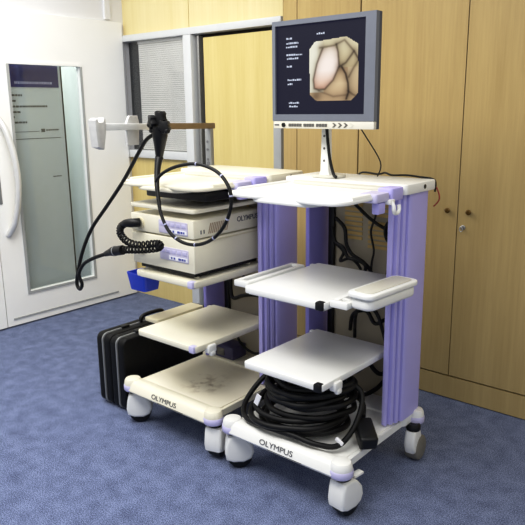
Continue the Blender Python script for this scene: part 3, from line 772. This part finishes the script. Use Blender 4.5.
# ------------------------------------------------------------------ coiled black cables on the right cart base
def coil(cx, cy, rx, ry, z0, turns, seed, tail=None, dz=0.012, ph=0.0, tilt=0.0):
    rnd = random.Random(seed); pts = []
    for i in range(int(turns*14)+1):
        a = 2*PI*i/14+ph; k = i/14
        w = 1+0.09*math.sin(2.3*k+seed)+0.05*rnd.uniform(-1, 1)
        pts.append((cx+rx*w*math.cos(a)+0.02*math.sin(1.7*k), cy+ry*w*math.sin(a)+0.02*math.cos(1.3*k), z0+dz*k+0.012*math.sin(a+seed)**2+tilt*math.sin(a)))
    if tail: pts += tail
    return pts
kc = thing('coiled_cable', 'thick black cable coiled flat on the right cart base, bottom of the heap', 'cable', (-1.475, 2.06, 0.2145), 0, 'coiled black cables')
MB().tube(coil(-0.03, -0.06, 0.185, 0.165, 0.017, 5.0, 2, None, 0.017, 2.0), 0.0125, 10, 3).build('cord', M['black_soft'], kc)
kc2 = thing('coiled_cable', 'thick black cable ending in a black plug block, upper coil of the heap', 'cable', (-1.475, 2.06, 0.2145), 0, 'coiled black cables')
MB().tube(coil(0.0, -0.055, 0.160, 0.145, 0.126, 5.0, 5, [(0.10, 0.06, 0.15), (0.18, 0.06, 0.12), (0.225, 0.0, 0.085)], 0.0165, 0.6), 0.0125, 10, 3).build('cord', M['black_soft'], kc2)
g = MB(); pm = Matrix.Translation((0.268, -0.05, 0.050)) @ Matrix.Rotation(-0.75, 4, 'Z') @ Matrix.Rotation(0.35, 4, 'Y')
g.box(-0.055, 0.065, -0.036, 0.036, -0.030, 0.030, 0.012, 3, pm); g.build('plug_block', M['black'], kc2)
kc3 = thing('coiled_cable', 'loose black cord with white tags, its wide loop hanging around the heap', 'cable', (-1.475, 2.06, 0.2145), 0, 'coiled black cables')
c3 = [(-0.235, 0.10, 0.235), (-0.22, 0.00, 0.245), (-0.15, -0.05, 0.245), (-0.06, -0.10, 0.240), (0.06, -0.08, 0.240), (0.14, -0.01, 0.245), (0.16, 0.08, 0.245), (0.10, 0.15, 0.245), (0.0, 0.16, 0.240),
      (-0.09, 0.14, 0.235), (-0.20, 0.07, 0.20), (-0.265, -0.03, 0.13), (-0.265, -0.15, 0.060), (-0.20, -0.225, 0.036), (-0.08, -0.245, 0.040), (0.06, -0.24, 0.045), (0.16, -0.225, 0.036), (0.225, -0.165, 0.030),
      (0.235, -0.06, 0.09), (0.20, 0.02, 0.18), (0.10, -0.04, 0.240)]
MB().tube(c3, 0.011, 10, 6).build('cord', M['black_soft'], kc3)
MB().box(-0.012, 0.012, -0.003, 0.003, -0.025, 0.025, 0.001, 1, Matrix.Translation((-0.150, -0.205, 0.120)) @ Matrix.Rotation(0.4, 4, 'Y')).build('tag', M['white_strip'], kc3)
MB().box(-0.018, 0.018, -0.005, 0.005, -0.008, 0.008, 0.002, 1, Matrix.Translation((0.225, -0.165, 0.045)) @ Matrix.Rotation(0.5, 4, 'Y')).build('tag', M['white_strip'], kc3)

# ------------------------------------------------------------------ loose cables at the backs of the carts
def cable(label, pts, r=0.006, m='black_soft', grp='cables behind the carts', name='cable'):
    P = [Vector(p) for p in pts]; c = P[0].copy()
    o = MB().tube([p-c for p in P], r, 8, 6).build(name, M[m]); o.location = c
    return tag(o, label, 'cable', grp)
def bx(p): return (RC[0]+p[0], RC[1]+p[1], p[2])
def lx(p): return (LC[0]+p[0], LC[1]+p[1], p[2])
cable('black cable sagging diagonally under the top tray of the right cart', [bx(p) for p in [(-0.15, 0.27, 1.15), (-0.08, 0.275, 1.11), (0.02, 0.27, 1.04), (0.10, 0.27, 1.00), (0.17, 0.275, 0.985)]], 0.008)
g = []
for k in range(31): g.append(bx((0.135+0.028*math.cos(2*PI*k/9), 0.27+0.0012*(k-15), 0.99+0.045*math.sin(2*PI*k/9))))
cable('small black cable loop hanging at the back of the right cart beside the lilac column', g, 0.006)
cable('black lead dropping from the small cable loop to the middle shelf', [bx(p) for p in [(0.145, 0.28, 0.94), (0.13, 0.28, 0.88), (0.11, 0.275, 0.80), (0.105, 0.28, 0.70)]], 0.004)
cable('black lead curving down the cable channel behind the middle shelf of the right cart', [bx(p) for p in [(-0.15, 0.275, 1.02), (-0.10, 0.27, 0.98), (-0.085, 0.265, 0.91), (-0.05, 0.26, 0.87), (0.01, 0.255, 0.845), (0.04, 0.27, 0.80), (0.05, 0.28, 0.70)]], 0.0085)
cable('black lead snaking low behind the middle shelf of the right cart', [bx(p) for p in [(-0.15, 0.285, 0.90), (-0.11, 0.28, 0.87), (-0.12, 0.27, 0.83), (-0.06, 0.265, 0.85), (-0.01, 0.27, 0.80), (-0.02, 0.28, 0.70)]], 0.007)
cable('thick black lead running wavily behind the lower shelf of the right cart', [bx(p) for p in [(-0.06, 0.27, 0.52), (-0.04, 0.26, 0.60), (0.03, 0.255, 0.63), (0.07, 0.26, 0.58), (0.11, 0.265, 0.60), (0.17, 0.27, 0.64), (0.18, 0.28, 0.75)]], 0.009)
cable('black lead hanging in a double loop below the middle shelf rear', [bx(p) for p in [(0.03, 0.27, 0.78), (0.035, 0.26, 0.70), (0.06, 0.255, 0.66), (0.075, 0.26, 0.71), (0.09, 0.27, 0.77)]], 0.006)
cable('black lead drooping behind the lower shelf of the right cart above the base', [bx(p) for p in [(0.02, 0.28, 0.46), (0.06, 0.26, 0.38), (0.12, 0.25, 0.36), (0.165, 0.26, 0.42), (0.17, 0.28, 0.47)]], 0.010)
cable('black lead trailing across the rear of the right cart base', [bx(p) for p in [(0.185, 0.285, 0.44), (0.14, 0.27, 0.35), (0.09, 0.25, 0.28), (0.02, 0.23, 0.241), (-0.12, 0.24, 0.240)]], 0.010)
cable('dark wire lying along the rear edge of the right cart top', [bx(p) for p in [(-0.10, 0.345, 1.16), (-0.06, 0.325, 1.219), (0.03, 0.32, 1.219), (0.06, 0.325, 1.226), (0.10, 0.315, 1.219), (0.16, 0.32, 1.222), (0.22, 0.325, 1.218), (0.275, 0.346, 1.207), (0.28, 0.345, 1.16)]], 0.004)
cable('thin reddish wire looping beside the top of the right cart column', [bx(p) for p in [(0.285, 0.345, 1.18), (0.296, 0.35, 1.15), (0.295, 0.352, 1.125), (0.275, 0.35, 1.10)]], 0.003, 'red')
cable('thick black cable hanging behind the empty shelf of the left cart', [lx(p) for p in [(-0.13, 0.27, 0.76), (-0.125, 0.262, 0.66), (-0.12, 0.255, 0.58), (-0.095, 0.25, 0.545), (-0.03, 0.255, 0.57), (0.06, 0.26, 0.585), (0.16, 0.27, 0.565)]], 0.010)
cable('second black cable hanging beside the thick one behind the left cart shelf', [lx(p) for p in [(-0.05, 0.28, 0.77), (-0.045, 0.27, 0.68), (-0.02, 0.265, 0.62), (0.0, 0.28, 0.59)]], 0.007)
cable('black lead hanging behind the left cart below its empty shelf', [lx(p) for p in [(0.09, 0.27, 0.47), (0.095, 0.262, 0.42), (0.10, 0.265, 0.36), (0.13, 0.27, 0.30)]], 0.006)
cable('black lead drooping behind the base of the left cart', [lx(p) for p in [(-0.15, 0.28, 0.45), (-0.10, 0.26, 0.36), (-0.04, 0.25, 0.30), (0.03, 0.26, 0.27), (0.10, 0.27, 0.29)]], 0.007)
cable('thin black lead crossing the louvred back panel of the right cart', [bx(p) for p in [(0.03, 0.285, 1.13), (0.05, 0.28, 1.06), (0.03, 0.275, 0.98), (0.05, 0.27, 0.90), (0.04, 0.272, 0.84), (0.03, 0.282, 0.72)]], 0.005)
cable('black lead bunched behind the middle shelf of the right cart near its left column', [bx(p) for p in [(-0.16, 0.26, 0.98), (-0.135, 0.25, 0.92), (-0.09, 0.245, 0.90), (-0.06, 0.24, 0.86), (-0.005, 0.235, 0.855), (0.03, 0.24, 0.83), (0.0, 0.25, 0.76)]], 0.008)
cable('black lead hooked over in a tight arch behind the lower shelf of the right cart', [bx(p) for p in [(-0.02, 0.245, 0.50), (-0.015, 0.24, 0.60), (0.015, 0.235, 0.665), (0.06, 0.235, 0.66), (0.10, 0.24, 0.62), (0.14, 0.245, 0.50)]], 0.008)
# transformer block behind the left cart's empty shelf
pb = thing('power_supply_box', 'dark power supply box standing at the rear of the left cart base', 'box', lx((-0.125, 0.235, 0.2268)))
MB().box(-0.06, 0.07, -0.045, 0.06, 0.0, 0.07, 0.008).build('housing', M['dark_lilac'], pb)
MB().box(-0.04, 0.01, -0.049, -0.044, 0.015, 0.055, 0.002).build('socket_plate', M['button'], pb)

# ------------------------------------------------------------------ lights, world, camera
def area(name, loc, target, size, power, color=(1, 1, 1)):
    l = bpy.data.lights.new(name, 'AREA'); l.shape = 'RECTANGLE'; l.size, l.size_y = size; l.energy = power; l.color = color
    o = bpy.data.objects.new(name, l); col.objects.link(o); o.location = loc
    o.rotation_euler = (Vector(target)-Vector(loc)).to_track_quat('-Z', 'Y').to_euler(); return o
area('ceiling_light_front', (-1.8, 0.5, 2.85), (-1.8, 0.9, 0), (2.0, 1.0), 64, (1, 0.985, 0.95))
area('ceiling_light_left', (-3.1, 1.6, 2.85), (-3.2, 1.7, 0), (1.0, 1.4), 40, (1, 0.985, 0.95))
area('fill_light_right', (0.6, 0.8, 2.6), (-1.3, 2.3, 0.8), (0.9, 0.9), 13, (1, 0.985, 0.95))  # added fill from the camera's right, not a ceiling fixture
area('corridor_fill', (-4.62, 2.3, 2.6), (-4.5, 2.5, 0), (0.5, 1.2), 36, (0.95, 1.0, 0.98))  # unseen fill added to brighten the notice board through the glass
w = bpy.data.worlds.new('room_ambient'); bpy.context.scene.world = w; w.use_nodes = True
bg = w.node_tree.nodes['Background']; bg.inputs['Color'].default_value = (0.97, 0.98, 1.0, 1); bg.inputs['Strength'].default_value = 0.55

cam = bpy.data.cameras.new('camera'); cam.sensor_width = 36; cam.lens = 36*651.5/525; cam.clip_start = 0.05
co = bpy.data.objects.new('camera', cam); col.objects.link(co)
yaw, pitch, roll = math.radians(-40.6), math.radians(13.41), math.radians(0.675)
fw = Vector((math.sin(yaw)*math.cos(pitch), math.cos(yaw)*math.cos(pitch), -math.sin(pitch)))
rt = Vector((math.cos(yaw), -math.sin(yaw), 0)); dn = fw.cross(rt)
r2 = rt*math.cos(roll)+dn*math.sin(roll); d2_ = -rt*math.sin(roll)+dn*math.cos(roll)
mw = Matrix.Identity(4)
for i in range(3): mw[i][0] = r2[i]; mw[i][1] = -d2_[i]; mw[i][2] = -fw[i]
mw[2][3] = 1.5
co.matrix_world = mw
sc = bpy.context.scene; sc.camera = co
sc.view_settings.view_transform = 'Standard'; sc.view_settings.look = 'None'
sc.view_settings.exposure = 0.0
sc.view_settings.use_curve_mapping = True          # gentle contrast curve, as the photograph's tone
cv = sc.view_settings.curve_mapping.curves[3]
cv.points.new(0.22, 0.185); cv.points.new(0.72, 0.745)
sc.view_settings.curve_mapping.update()
